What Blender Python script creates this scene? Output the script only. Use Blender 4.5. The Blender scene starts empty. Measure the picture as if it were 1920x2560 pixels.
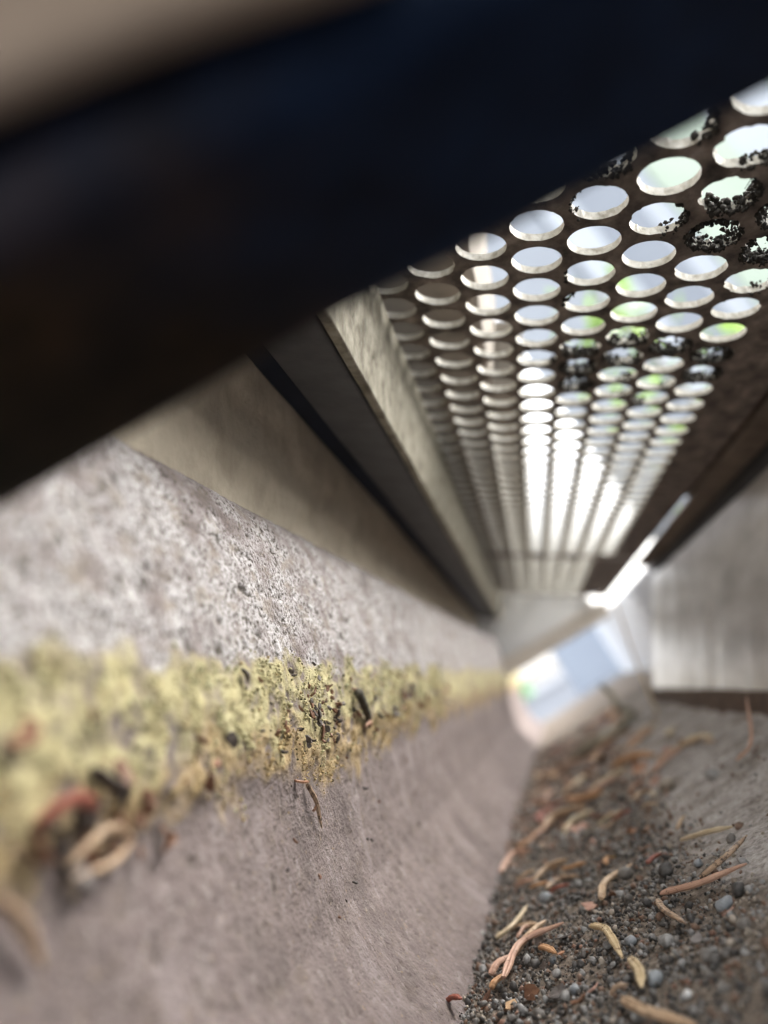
import bpy, math, random
import numpy as np
from mathutils import Matrix, Vector

random.seed(7)
rng = np.random.default_rng(11)
scene = bpy.context.scene
col = scene.collection
MM = 0.001

# ---------------------------------------------------------------- frame of the slanted grate
# section coordinates (X across, Y along the channel, Z square to the perforated sheet), in mm;
# the grate leans 33.4 degrees against the level ground and the lens is 45.5 mm above the grit
TH = math.radians(33.4)
CT, ST = math.cos(TH), math.sin(TH)
HC = 45.5


def sw(p):
    p = np.asarray(p, float)
    x, y, z = p[..., 0], p[..., 1], p[..., 2]
    return np.stack([x * CT + z * ST, y, -x * ST + z * CT + HC], -1)


# ---------------------------------------------------------------- camera
Msec = np.array([[0.97995155, 0.01505312, -0.19866648],
                 [0.19081429, 0.21593601, 0.95758109],
                 [0.05731383, -0.97629147, 0.20873448]])
RY = np.array([[CT, 0, ST], [0, 1, 0], [-ST, 0, CT]])
Mw = RY @ Msec
cam_data = bpy.data.cameras.new('camera')
cam = bpy.data.objects.new('camera', cam_data)
col.objects.link(cam)
R3 = np.stack([Mw[:, 0], -Mw[:, 1], -Mw[:, 2]], 1)
m4 = Matrix([[*R3[0], 0], [*R3[1], 0], [*R3[2], HC * MM], [0, 0, 0, 1]])
cam.matrix_world = m4
cam_data.sensor_fit = 'VERTICAL'
cam_data.sensor_height = 36
cam_data.sensor_width = 27
cam_data.lens = 27
cam_data.clip_start = 0.001
cam_data.clip_end = 1000
cam_data.dof.use_dof = True
cam_data.dof.focus_distance = 0.142
cam_data.dof.aperture_fstop = 8.1
scene.camera = cam

# ---------------------------------------------------------------- sky, sun, exposure
SUN_DIR = Vector((0.74, 0.42, 0.52)).normalized()
sun_el = math.asin(SUN_DIR.z)
sun_az = math.atan2(SUN_DIR.x, SUN_DIR.y)
world = bpy.data.worlds.new('World')
scene.world = world
world.use_nodes = True
wn, wl = world.node_tree.nodes, world.node_tree.links
wn.clear()
sky = wn.new('ShaderNodeTexSky')
sky.sky_type = 'NISHITA'
sky.sun_disc = False
sky.sun_elevation = sun_el
sky.sun_rotation = sun_az
sky.air_density = 1.0
sky.dust_density = 4.5
hs = wn.new('ShaderNodeHueSaturation')
hs.inputs['Saturation'].default_value = 0.18      # thin bright overcast
bg = wn.new('ShaderNodeBackground')
bg.inputs['Strength'].default_value = 0.15
wo = wn.new('ShaderNodeOutputWorld')
wl.new(sky.outputs[0], hs.inputs['Color'])
wl.new(hs.outputs[0], bg.inputs[0])
wl.new(bg.outputs[0], wo.inputs[0])

sd = bpy.data.lights.new('sun', 'SUN')
sd.energy = 0.85
sd.angle = math.radians(22)
sd.color = (1.0, 0.975, 0.94)
sun = bpy.data.objects.new('sun', sd)
col.objects.link(sun)
sun.rotation_euler = SUN_DIR.to_track_quat('Z', 'Y').to_euler()
sun.location = (2, -1, 3)

scene.view_settings.view_transform = 'Standard'
scene.view_settings.look = 'None'
scene.view_settings.gamma = 1
scene.view_settings.use_curve_mapping = False
scene.view_settings.exposure = 3.0
scene.render.engine = 'CYCLES'
scene.cycles.use_denoising = True
scene.cycles.max_bounces = 10
scene.cycles.diffuse_bounces = 6
scene.cycles.sample_clamp_indirect = 8


# ---------------------------------------------------------------- numpy noise
def _hash(ix, iy, iz, seed):
    h = (ix.astype(np.int64) * 374761393 + iy.astype(np.int64) * 668265263
         + iz.astype(np.int64) * 2147483647 + seed * 974634777) & 0xFFFFFFFF
    h = ((h ^ (h >> 13)) * 1274126177) & 0xFFFFFFFF
    h = ((h ^ (h >> 16)) * 2246822519) & 0xFFFFFFFF
    return ((h ^ (h >> 15)) & 0xFFFF) / 32767.5 - 1.0


def noise(p, scale, seed=0):
    q = np.asarray(p, float) / scale
    f = np.floor(q)
    i = f.astype(np.int64)
    t = q - f
    t = t * t * (3 - 2 * t)
    r = 0
    for dx in (0, 1):
        for dy in (0, 1):
            for dz in (0, 1):
                w = (np.where(dx, t[..., 0], 1 - t[..., 0]) * np.where(dy, t[..., 1], 1 - t[..., 1])
                     * np.where(dz, t[..., 2], 1 - t[..., 2]))
                r = r + w * _hash(i[..., 0] + dx, i[..., 1] + dy, i[..., 2] + dz, seed)
    return r


_ROT = np.array(Matrix.Rotation(0.9, 3, 'X') @ Matrix.Rotation(0.7, 3, 'Y') @ Matrix.Rotation(1.1, 3, 'Z'))


def fbm(p, scale, octaves=4, seed=0, gain=0.5):
    a, r = 1.0, 0
    p = np.asarray(p, float) @ _ROT.T
    for k in range(octaves):
        r = r + a * noise(p, scale / 2 ** k, seed + k * 17)
        p = np.asarray(p, float) @ _ROT + 3.7
        a *= gain
    return r


# ---------------------------------------------------------------- materials
def mat(name):
    m = bpy.data.materials.new(name)
    m.use_nodes = True
    n = m.node_tree.nodes
    b = n['Principled BSDF']
    return m, n, m.node_tree.links, b


def lin(c):
    return tuple(c) + (1.0,)


def coords(n, l, scale=(1, 1, 1)):
    g = n.new('ShaderNodeNewGeometry')
    mp = n.new('ShaderNodeMapping')
    mp.inputs['Scale'].default_value = scale
    l.new(g.outputs['Position'], mp.inputs[0])
    return mp.outputs[0]


def tex(n, l, vec, scale, detail=5, rough=0.6):
    t = n.new('ShaderNodeTexNoise')
    t.inputs['Scale'].default_value = scale
    t.inputs['Detail'].default_value = detail
    t.inputs['Roughness'].default_value = rough
    l.new(vec, t.inputs['Vector'])
    return t.outputs['Fac']


def ramp(n, l, fac, stops):
    r = n.new('ShaderNodeValToRGB')
    e = r.color_ramp.elements
    e[0].position, e[0].color = stops[0][0], lin(stops[0][1])
    e[1].position, e[1].color = stops[-1][0], lin(stops[-1][1])
    for pos, c in stops[1:-1]:
        x = e.new(pos)
        x.color = lin(c)
    l.new(fac, r.inputs[0])
    return r.outputs[0]


def mix(n, l, fac, a, b, mode='MIX'):
    x = n.new('ShaderNodeMix')
    x.data_type = 'RGBA'
    x.blend_type = mode
    for sock, v in ((x.inputs[0], fac), (x.inputs[6], a), (x.inputs[7], b)):
        if isinstance(v, (int, float)):
            sock.default_value = v
        elif isinstance(v, tuple):
            sock.default_value = lin(v)
        else:
            l.new(v, sock)
    return x.outputs[2]


def bump(n, l, b, h, dist, strength=1.0):
    u = n.new('ShaderNodeBump')
    u.inputs['Distance'].default_value = dist
    u.inputs['Strength'].default_value = strength
    l.new(h, u.inputs['Height'])
    l.new(u.outputs[0], b.inputs['Normal'])


def simple(name, stops, scale, rough=0.85, metal=0.0, stretch=(1, 1, 1), bd=0.0001, bs=0.6, spec=0.3, bscale=None):
    m, n, l, b = mat(name)
    v = coords(n, l, stretch)
    f = tex(n, l, v, scale)
    l.new(ramp(n, l, f, stops), b.inputs['Base Color'])
    b.inputs['Roughness'].default_value = rough
    b.inputs['Metallic'].default_value = metal
    b.inputs['Specular IOR Level'].default_value = spec
    if bd:
        bump(n, l, b, tex(n, l, v, bscale or scale * 3), bd, bs)
    return m


def wall_material():
    m, n, l, b = mat('weathered concrete')
    v = coords(n, l)
    at = n.new('ShaderNodeVertexColor')
    at.layer_name = 'zone'
    sp = n.new('ShaderNodeSeparateColor')
    l.new(at.outputs[0], sp.inputs[0])
    big = tex(n, l, v, 60, 5)
    fine = tex(n, l, v, 900, 4, 0.7)
    mid = tex(n, l, coords(n, l, (1, .6, 1)), 260, 6, 0.65)
    base = ramp(n, l, big, [(0.3, (0.128, 0.103, 0.096)), (0.55, (0.180, 0.146, 0.138)), (0.75, (0.142, 0.117, 0.107))])
    base = mix(n, l, ramp(n, l, mid, [(0.34, (.75, .75, .75)), (0.46, (0, 0, 0))]), base, (0.135, 0.108, 0.090))
    base = mix(n, l, ramp(n, l, mid, [(0.60, (0, 0, 0)), (0.74, (.7, .7, .7))]), base, (0.31, 0.27, 0.255))
    base = mix(n, l, ramp(n, l, fine, [(0.64, (0, 0, 0)), (0.7, (.6, .6, .6))]), base, (0.42, 0.30, 0.13))
    finer = tex(n, l, v, 1500, 3, 0.6)
    white = ramp(n, l, finer, [(0.37, (0.045, 0.038, 0.030)), (0.45, (0.24, 0.22, 0.205)), (0.53, (0.43, 0.41, 0.405)), (0.75, (0.56, 0.54, 0.54))])
    white = mix(n, l, ramp(n, l, mid, [(0.36, (.9, .9, .9)), (0.47, (0, 0, 0))]), white, (0.27, 0.235, 0.20))
    lich = ramp(n, l, mid, [(0.3, (0.22, 0.175, 0.10)), (0.45, (0.38, 0.335, 0.18)), (0.7, (0.50, 0.455, 0.275))])
    streak = tex(n, l, coords(n, l, (1, 1, .6)), 620, 6, 0.72)
    base = mix(n, l, ramp(n, l, streak, [(0.34, (.7, .7, .7)), (0.44, (0, 0, 0))]), base, (0.115, 0.092, 0.080))
    base = mix(n, l, ramp(n, l, streak, [(0.56, (0, 0, 0)), (0.66, (.6, .6, .6))]), base, (0.32, 0.285, 0.27))
    base = mix(n, l, ramp(n, l, finer, [(0.32, (1, 1, 1)), (0.40, (0, 0, 0))]), base, (0.09, 0.072, 0.06))
    stain = tex(n, l, coords(n, l, (1, 1, .35)), 85, 5, 0.62)
    base = mix(n, l, ramp(n, l, stain, [(0.34, (.45, .45, .45)), (0.47, (0, 0, 0))]), base, (0.095, 0.078, 0.072))
    base = mix(n, l, ramp(n, l, stain, [(0.55, (0, 0, 0)), (0.67, (.38, .38, .38))]), base, (0.29, 0.25, 0.243))
    ochre = ramp(n, l, mid, [(0.3, (0.20, 0.14, 0.075)), (0.48, (0.36, 0.265, 0.14)), (0.7, (0.46, 0.36, 0.21))])
    lich = mix(n, l, at.outputs[1], lich, ochre)
    c = mix(n, l, sp.outputs[1], base, white)
    c = mix(n, l, sp.outputs[0], c, lich)
    c = mix(n, l, sp.outputs[2], c, (0.075, 0.065, 0.050))
    l.new(c, b.inputs['Base Color'])
    b.inputs['Roughness'].default_value = 0.92
    b.inputs['Specular IOR Level'].default_value = 0.2
    bump(n, l, b, finer, 0.0006, 0.9)
    return m


M_WALL = wall_material()
M_BACK = simple('buff render', [(0.3, (0.36, 0.31, 0.24)), (0.55, (0.47, 0.415, 0.325)), (0.8, (0.40, 0.35, 0.27))], 90, 0.9, bd=0.0012, bs=0.9, bscale=160)
M_STRIP = simple('dull zinc coat', [(0.32, (0.12, 0.105, 0.075)), (0.5, (0.25, 0.23, 0.175)), (0.72, (0.37, 0.345, 0.275))], 220, 0.75, bd=0.0004, bs=0.7, bscale=700)
M_LEG_SHADE = simple('shaded leg grey', [(0.3, (0.050, 0.050, 0.051)), (0.7, (0.085, 0.085, 0.087))], 120, 0.6, bd=0.0002)  # shade of the downward face put into a darker grey
M_PLATE = simple('dirty brown sheet steel', [(0.3, (0.035, 0.028, 0.024)), (0.45, (0.115, 0.092, 0.077)), (0.58, (0.19, 0.155, 0.13)), (0.75, (0.34, 0.29, 0.25))], 210, 0.65, bd=0.0006, bs=0.8, bscale=650, stretch=(1, .7, 1))
M_CUT = simple('bare cut edge', [(0.3, (0.34, 0.31, 0.245)), (0.5, (0.56, 0.53, 0.455)), (0.75, (0.70, 0.68, 0.61))], 600, 0.55, bd=0.0003, bs=0.6, bscale=1500)
M_SLAB = simple('grey slab concrete', [(0.3, (0.13, 0.115, 0.095)), (0.6, (0.20, 0.175, 0.14)), (0.8, (0.25, 0.225, 0.19))], 80, 0.9, bd=0.0006)
M_SIDE = simple('scuffed grey sheet', [(0.3, (0.25, 0.23, 0.222)), (0.5, (0.40, 0.378, 0.372)), (0.7, (0.54, 0.525, 0.525))], 60, 0.34, 0.45, stretch=(1.0, .35, 1.0), bd=0.0002)
M_RUST = simple('rusty brown steel', [(0.3, (0.055, 0.036, 0.026)), (0.7, (0.13, 0.085, 0.06))], 150, 0.85)
M_FLANGE = simple('brown painted steel', [(0.3, (0.10, 0.075, 0.055)), (0.7, (0.20, 0.16, 0.125))], 120, 0.7)
M_GAP_SHADE = simple('navy gap shade', [(0.3, (0.006, 0.009, 0.018)), (0.7, (0.012, 0.018, 0.034))], 90, 0.9)
M_FOLD_SHADE = simple('black fold shade', [(0.3, (0.010, 0.010, 0.012)), (0.7, (0.022, 0.022, 0.025))], 90, 0.7)
M_BAR = simple('sheen tinted black paint', [(0.30, (0.0060, 0.0040, 0.0028)), (0.5, (0.0030, 0.0036, 0.0050)), (0.72, (0.0030, 0.0062, 0.0140))], 25, 0.6, spec=0.06)


def bar_material():
    m, n, l, b = mat('sheen tinted black paint with rust')
    v = coords(n, l)
    sx = n.new('ShaderNodeSeparateXYZ')
    l.new(v, sx.inputs[0])
    big = tex(n, l, v, 45, 4)
    ad = n.new('ShaderNodeMath')
    ad.operation = 'MULTIPLY_ADD'
    ad.inputs[1].default_value = 22.0
    l.new(sx.outputs[0], ad.inputs[0])
    l.new(big, ad.inputs[2])
    paint = ramp(n, l, tex(n, l, v, 160, 4), [(0.3, (0.0035, 0.0070, 0.0165)), (0.7, (0.0095, 0.019, 0.042))])  # blue sky sheen put into the paint colour, gaining towards the right
    rust = ramp(n, l, tex(n, l, v, 110, 5), [(0.35, (0.004, 0.003, 0.0022)), (0.55, (0.015, 0.0095, 0.0055)), (0.72, (0.034, 0.019, 0.0095))])
    l.new(mix(n, l, ramp(n, l, ad.outputs[0], [(0.2, (0, 0, 0)), (0.75, (1, 1, 1))]), rust, paint), b.inputs['Base Color'])
    b.inputs['Roughness'].default_value = 0.6
    b.inputs['Specular IOR Level'].default_value = 0.08
    return m


M_BAR = bar_material()
M_TAN = simple('weathered tan board', [(0.3, (0.13, 0.092, 0.062)), (0.7, (0.21, 0.153, 0.108))], 40, 0.8)
M_END = simple('pale tan coping', [(0.3, (0.74, 0.67, 0.58)), (0.7, (0.82, 0.76, 0.68))], 30, 0.8)
M_ENDP = simple('pale grey render', [(0.3, (0.74, 0.75, 0.75)), (0.7, (0.82, 0.83, 0.83))], 20, 0.85)
M_LOW = simple('blue grey sky block', [(0.3, (0.25, 0.28, 0.335)), (0.7, (0.31, 0.345, 0.40))], 6, 0.85)
M_PALE = simple('pale shade block', [(0.3, (0.52, 0.55, 0.60)), (0.7, (0.62, 0.65, 0.70))], 20, 0.85)
M_PAVE = simple('pale paving', [(0.3, (0.062, 0.070, 0.088)), (0.7, (0.085, 0.096, 0.115))], 8, 0.8, bd=0.001)
M_SID1 = simple('white siding paint', [(0.3, (0.44, 0.47, 0.50)), (0.7, (0.49, 0.51, 0.54))], 3, 0.6, bd=0)
M_SID2 = simple('pale green siding paint', [(0.3, (0.40, 0.47, 0.37)), (0.7, (0.46, 0.52, 0.42))], 3, 0.6, bd=0)
M_SID3 = simple('pale grey siding paint', [(0.3, (0.24, 0.26, 0.29)), (0.7, (0.28, 0.30, 0.33))], 3, 0.6, bd=0)


def grit_material():
    m, n, l, b = mat('dark grit')
    v = coords(n, l)
    at = n.new('ShaderNodeVertexColor')
    at.layer_name = 'zone'
    sp = n.new('ShaderNodeSeparateColor')
    l.new(at.outputs[0], sp.inputs[0])
    f = tex(n, l, v, 700, 6, 0.7)
    g = tex(n, l, v, 120, 4)
    dark = ramp(n, l, f, [(0.3, (0.030, 0.024, 0.019)), (0.5, (0.14, 0.112, 0.088)), (0.7, (0.28, 0.235, 0.19))])
    dust = ramp(n, l, f, [(0.3, (0.15, 0.132, 0.117)), (0.5, (0.36, 0.33, 0.305)), (0.7, (0.54, 0.51, 0.485))])
    l.new(mix(n, l, sp.outputs[0], dark, dust), b.inputs['Base Color'])
    b.inputs['Roughness'].default_value = 0.9
    b.inputs['Specular IOR Level'].default_value = 0.25
    bump(n, l, b, f, 0.0005, 0.9)
    return m


M_GRIT = grit_material()


def grain(name, a, bcol, rough=0.6, spec=0.4):
    return simple(name, [(0.3, a), (0.7, bcol)], 1100, rough, bd=0.00012, bs=0.5, spec=spec)


GR = [grain('black grain', (0.022, 0.020, 0.018), (0.085, 0.077, 0.069)),
      grain('charcoal grain', (0.09, 0.082, 0.072), (0.22, 0.20, 0.178)),
      grain('grey grain', (0.17, 0.165, 0.155), (0.32, 0.31, 0.295)),
      grain('brown grain', (0.11, 0.066, 0.044), (0.23, 0.145, 0.10)),
      grain('sand grain', (0.24, 0.20, 0.155), (0.38, 0.33, 0.27)),
      grain('rust grain', (0.16, 0.085, 0.055), (0.27, 0.15, 0.105))]
M_PBLUE = grain('blue grey stone', (0.17, 0.185, 0.195), (0.30, 0.315, 0.325), 0.55)
M_PWHITE = grain('white quartz', (0.55, 0.55, 0.53), (0.75, 0.75, 0.74), 0.35)
LI = [grain('yellow lichen', (0.36, 0.325, 0.175), (0.53, 0.485, 0.295), 0.9, 0.1),
      grain('green lichen', (0.33, 0.325, 0.185), (0.47, 0.455, 0.285), 0.9, 0.1),
      grain('ochre lichen', (0.34, 0.25, 0.125), (0.48, 0.37, 0.20), 0.9, 0.1),
      grain('dark lichen', (0.05, 0.045, 0.025), (0.11, 0.09, 0.05), 0.9, 0.1)]


def needle_mat(name, a, b_, dark, amount=0.5):
    m, n, l, b = mat(name)
    tc = n.new('ShaderNodeTexCoord')
    v = coords(n, l)
    f = tex(n, l, v, 380, 4)
    sp = tex(n, l, v, 900, 5, 0.7)
    c = ramp(n, l, f, [(0.3, a), (0.7, b_)])
    c = mix(n, l, ramp(n, l, sp, [(amount, (0, 0, 0)), (amount + 0.09, (1, 1, 1))]), c, dark)
    l.new(c, b.inputs['Base Color'])
    b.inputs['Roughness'].default_value = 0.5
    b.inputs['Specular IOR Level'].default_value = 0.4
    bump(n, l, b, sp, 0.0001, 0.5)
    return m


NM = dict(
    pink=needle_mat('dry pink needle', (0.36, 0.21, 0.145), (0.49, 0.305, 0.215), (0.13, 0.06, 0.04), 0.60),
    tan=needle_mat('dry tan needle', (0.38, 0.255, 0.155), (0.52, 0.38, 0.25), (0.13, 0.075, 0.04), 0.56),
    gold=needle_mat('dry golden needle', (0.42, 0.31, 0.165), (0.57, 0.45, 0.28), (0.15, 0.085, 0.03), 0.54),
    speck=needle_mat('speckled brown needle', (0.30, 0.20, 0.13), (0.46, 0.33, 0.22), (0.07, 0.045, 0.03), 0.50),
    cream=needle_mat('cream needle', (0.48, 0.38, 0.24), (0.62, 0.51, 0.35), (0.25, 0.17, 0.10), 0.60),
    orange=needle_mat('orange needle', (0.37, 0.20, 0.095), (0.50, 0.29, 0.15), (0.14, 0.06, 0.02), 0.58),
    red=needle_mat('dark red needle', (0.18, 0.055, 0.035), (0.28, 0.09, 0.06), (0.06, 0.02, 0.015), 0.56))
FM = dict(
    brown=grain('red brown bark', (0.11, 0.05, 0.028), (0.22, 0.11, 0.06)),
    dark=grain('dark bark', (0.03, 0.022, 0.018), (0.07, 0.052, 0.042)),
    orange=grain('orange bark', (0.30, 0.15, 0.085), (0.43, 0.24, 0.145)),
    pink=grain('pink brick chip', (0.36, 0.20, 0.15), (0.48, 0.30, 0.23)),
    grey=grain('grey bark', (0.10, 0.085, 0.075), (0.19, 0.165, 0.15)),
    yellow=grain('amber resin', (0.44, 0.24, 0.05), (0.56, 0.34, 0.09)),
    tan=grain('tan leaf scrap', (0.34, 0.21, 0.11), (0.48, 0.32, 0.18)))
M_TWIG = simple('grey green twig bark', [(0.3, (0.17, 0.155, 0.115)), (0.7, (0.30, 0.28, 0.22))], 200, 0.85)
M_TWIGD = simple('dark twig bark', [(0.3, (0.045, 0.04, 0.03)), (0.7, (0.10, 0.09, 0.07))], 300, 0.85)
M_SOIL = simple('clinging soil', [(0.3, (0.010, 0.009, 0.007)), (0.7, (0.045, 0.038, 0.03))], 800, 0.95, bd=0.0004)


def leaf_material(name, a, b_):
    m, n, l, b = mat(name)
    v = coords(n, l)
    c = ramp(n, l, tex(n, l, v, 30, 3), [(0.3, a), (0.7, b_)])
    l.new(c, b.inputs['Base Color'])
    b.inputs['Roughness'].default_value = 0.45
    tr = n.new('ShaderNodeBsdfTranslucent')
    l.new(c, tr.inputs[0])
    ms = n.new('ShaderNodeMixShader')
    ms.inputs[0].default_value = 0.4
    l.new(b.outputs[0], ms.inputs[1])
    l.new(tr.outputs[0], ms.inputs[2])
    l.new(ms.outputs[0], n['Material Output'].inputs[0])
    return m


M_LEAF = leaf_material('fresh green leaf', (0.13, 0.22, 0.045), (0.21, 0.31, 0.08))
M_HEDGE = leaf_material('hedge leaf', (0.16, 0.32, 0.16), (0.28, 0.46, 0.27))


# ---------------------------------------------------------------- object helpers
def tag(o, label=None, cat=None, group=None, kind=None):
    if label:
        o['label'] = label
    if cat:
        o['category'] = cat
        o['kind'] = 'thing'
    if group:
        o['group'] = group
    if kind:
        o['kind'] = kind
    return o


def mk(name, v, f, mats, parent=None, midx=None, smooth=False, attr=None, origin=None):
    """link one mesh object; v in world mm, f a list or an (n,k) array"""
    v = np.asarray(v, float)
    if origin is None:
        lo, hi = v.min(0), v.max(0)
        origin = np.array([(lo[0] + hi[0]) / 2, (lo[1] + hi[1]) / 2, lo[2]])
    me = bpy.data.meshes.new(name)
    loc = (v - origin) * MM
    if isinstance(f, np.ndarray):
        k = f.shape[1]
        me.vertices.add(len(loc))
        me.vertices.foreach_set('co', loc.astype(np.float32).ravel())
        me.loops.add(f.size)
        me.loops.foreach_set('vertex_index', f.astype(np.int32).ravel())
        me.polygons.add(len(f))
        me.polygons.foreach_set('loop_start', np.arange(0, f.size, k, dtype=np.int32))
        me.update(calc_edges=True)
    else:
        me.from_pydata([tuple(x) for x in loc], [], f)
        me.update()
    for mm_ in (mats if isinstance(mats, (list, tuple)) else [mats]):
        me.materials.append(mm_)
    if midx is not None:
        me.polygons.foreach_set('material_index', np.asarray(midx, np.int32))
    if smooth:
        me.polygons.foreach_set('use_smooth', np.ones(len(me.polygons), bool))
    if attr is not None:
        ca = me.color_attributes.new('zone', 'FLOAT_COLOR', 'POINT')
        ca.data.foreach_set('color', (attr if attr.shape[1] == 4 else np.c_[attr, np.ones(len(attr))]).astype(np.float32).ravel())
    me.update()
    o = bpy.data.objects.new(name, me)
    col.objects.link(o)
    if parent is not None:
        o.parent = parent
        o.location = Vector(origin * MM) - Vector(parent['_o'])
    else:
        o.location = Vector(origin * MM)
    o['_o'] = tuple(float(x) for x in origin * MM)
    return o


def empty(name, p):
    o = bpy.data.objects.new(name, None)
    o.empty_display_size = 0.01
    o.location = Vector(np.asarray(p, float) * MM)
    col.objects.link(o)
    o['_o'] = tuple(float(x) for x in np.asarray(p, float) * MM)
    return o


def grid_faces(nu, nv):
    a = np.arange(nu * nv).reshape(nu, nv)
    return np.stack([a[:-1, :-1], a[1:, :-1], a[1:, 1:], a[:-1, 1:]], -1).reshape(-1, 4)


def extrude(profile, y0, y1, closed=True, secframe=True, cuts=1, jit=0.0, seed=1, yshift=None):
    """prism of a section profile (X,Z) along Y, with cuts and slightly uneven edges"""
    pr = np.asarray(profile, float)
    n = len(pr)
    ys = np.linspace(y0, y1, cuts + 1)
    v = np.zeros((cuts + 1, n, 3))
    v[:, :, 0] = pr[None, :, 0]
    v[:, :, 1] = ys[:, None]
    v[:, :, 2] = pr[None, :, 1]
    if jit:
        v[:, :, 0] += jit * fbm(v, 25, 3, seed)
        v[:, :, 2] += jit * fbm(v, 25, 3, seed + 5)
    f = []
    for i in range(cuts):
        for k in range(n if closed else n - 1):
            a, b = i * n + k, i * n + (k + 1) % n
            f.append((a, b, b + n, a + n))
    if closed:
        f.append(tuple(range(n - 1, -1, -1)))
        f.append(tuple(cuts * n + k for k in range(n)))
    v = v.reshape(-1, 3)
    if secframe:
        v = sw(v)
    return v, f


def rrect(x0, z0, x1, z1, r, k=3):
    """rounded rectangle profile"""
    p = []
    for cx, cz, a0 in ((x1 - r, z1 - r, 0), (x0 + r, z1 - r, 90), (x0 + r, z0 + r, 180), (x1 - r, z0 + r, 270)):
        for i in range(k + 1):
            a = math.radians(a0 + 90 * i / k)
            p.append((cx + r * math.cos(a), cz + r * math.sin(a)))
    return p


def box(x0, y0, z0, x1, y1, z1, r=0.0):
    """bevelled box in world mm (profile in xz extruded along y)"""
    pr = rrect(x0, z0, x1, z1, max(r, 1e-3), 2)
    return extrude(pr, y0, y1, secframe=False)


def tube(path, radii, sides=8, flat=1.0, groove=0.0):
    path = np.asarray(path, float)
    n = len(path)
    t = np.gradient(path, axis=0)
    t /= np.linalg.norm(t, axis=1)[:, None]
    up = np.array([0.0, 0.0, 1.0])
    v = []
    for i in range(n):
        s = np.cross(t[i], up)
        if np.linalg.norm(s) < 1e-4:
            s = np.array([1.0, 0, 0])
        s /= np.linalg.norm(s)
        u = np.cross(s, t[i])
        for k in range(sides):
            a = 2 * math.pi * k / sides
            rr = radii[i] * (1 - groove * (1 if k % (sides // 2) == sides // 4 else 0))
            v.append(path[i] + rr * (math.cos(a) * s + flat * math.sin(a) * u))
    f = []
    for i in range(n - 1):
        for k in range(sides):
            a, b = i * sides + k, i * sides + (k + 1) % sides
            f.append((a, b, b + sides, a + sides))
    f.append(tuple(range(sides - 1, -1, -1)))
    f.append(tuple((n - 1) * sides + k for k in range(sides)))
    return np.array(v), f


def spline(pts, n=14):
    """smooth path through three or more points (Catmull-Rom)"""
    p = [np.asarray(q, float) for q in pts]
    p = [2 * p[0] - p[1]] + p + [2 * p[-1] - p[-2]]
    out = []
    segs = len(p) - 3
    for s in range(segs):
        a, b, c, d = p[s:s + 4]
        m = n // segs
        for i in range(m + (1 if s == segs - 1 else 0)):
            t = i / m
            out.append(0.5 * ((2 * b) + (c - a) * t + (2 * a - 5 * b + 4 * c - d) * t * t + (3 * b - a - 3 * c + d) * t ** 3))
    return np.array(out)


_ico_v = None


def ico():
    p = (1 + 5 ** .5) / 2
    v = np.array([(-1, p, 0), (1, p, 0), (-1, -p, 0), (1, -p, 0), (0, -1, p), (0, 1, p), (0, -1, -p), (0, 1, -p),
                  (p, 0, -1), (p, 0, 1), (-p, 0, -1), (-p, 0, 1)], float) / math.sqrt(1 + p * p)
    f = np.array([(0, 11, 5), (0, 5, 1), (0, 1, 7), (0, 7, 10), (0, 10, 11), (1, 5, 9), (5, 11, 4), (11, 10, 2), (10, 7, 6),
                  (7, 1, 8), (3, 9, 4), (3, 4, 2), (3, 2, 6), (3, 6, 8), (3, 8, 9), (4, 9, 5), (2, 4, 11), (6, 2, 10), (8, 6, 7), (9, 8, 1)])
    return v, f


def ico2():
    v, f = ico()
    v = list(map(tuple, v))
    cache, nf = {}, []

    def mid(a, b):
        k = (min(a, b), max(a, b))
        if k not in cache:
            q = (np.array(v[a]) + np.array(v[b])) / 2
            v.append(tuple(q / np.linalg.norm(q)))
            cache[k] = len(v) - 1
        return cache[k]
    for a, b, c in f:
        ab, bc, ca = mid(a, b), mid(b, c), mid(c, a)
        nf += [(a, ab, ca), (b, bc, ab), (c, ca, bc), (ab, bc, ca)]
    return np.array(v), np.array(nf)


def blobs(centres, radii, squash=(0.6, 1.0), jit=0.28, facets=0):
    """many small irregular grains as one vertex/face pair (20 triangles each)"""
    bv, bf = ico()
    n = len(centres)
    sc = rng.uniform(squash[0], squash[1], (n, 1, 3)) * np.asarray(radii)[:, None, None]
    v = bv[None] * (1 + rng.uniform(-jit, jit, (n, 12, 1))) * sc
    for _ in range(facets):                     # broken flat faces
        u = rng.normal(size=(n, 3))
        u /= np.linalg.norm(u, axis=1)[:, None]
        d = np.einsum('nkj,nj->nk', v, u)
        lim = (np.asarray(radii) * rng.uniform(.22, .6, n))[:, None]
        v = v - np.maximum(0, d - lim)[..., None] * u[:, None]
    q = rng.normal(size=(n, 4))
    q /= np.linalg.norm(q, axis=1)[:, None]
    w, x, y, z = q.T
    Rm = np.stack([1 - 2 * (y * y + z * z), 2 * (x * y - z * w), 2 * (x * z + y * w), 2 * (x * y + z * w), 1 - 2 * (x * x + z * z),
                   2 * (y * z - x * w), 2 * (x * z - y * w), 2 * (y * z + x * w), 1 - 2 * (x * x + y * y)], -1).reshape(n, 3, 3)
    v = np.einsum('nij,nkj->nki', Rm, v) + np.asarray(centres)[:, None]
    f = bf[None] + (np.arange(n) * 12)[:, None, None]
    return v.reshape(-1, 3), f.reshape(-1, 3)


# ================================================================ SETTING
# paving outside, out to the horizon (a sheet 4 mm under the grit)
v = np.array([(-200000, -200000, -4), (200000, -200000, -4), (200000, 200000, -4), (-200000, 200000, -4)], float)
tag(mk('paving', v, [(0, 1, 2, 3)], M_PAVE), kind='structure')


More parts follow.
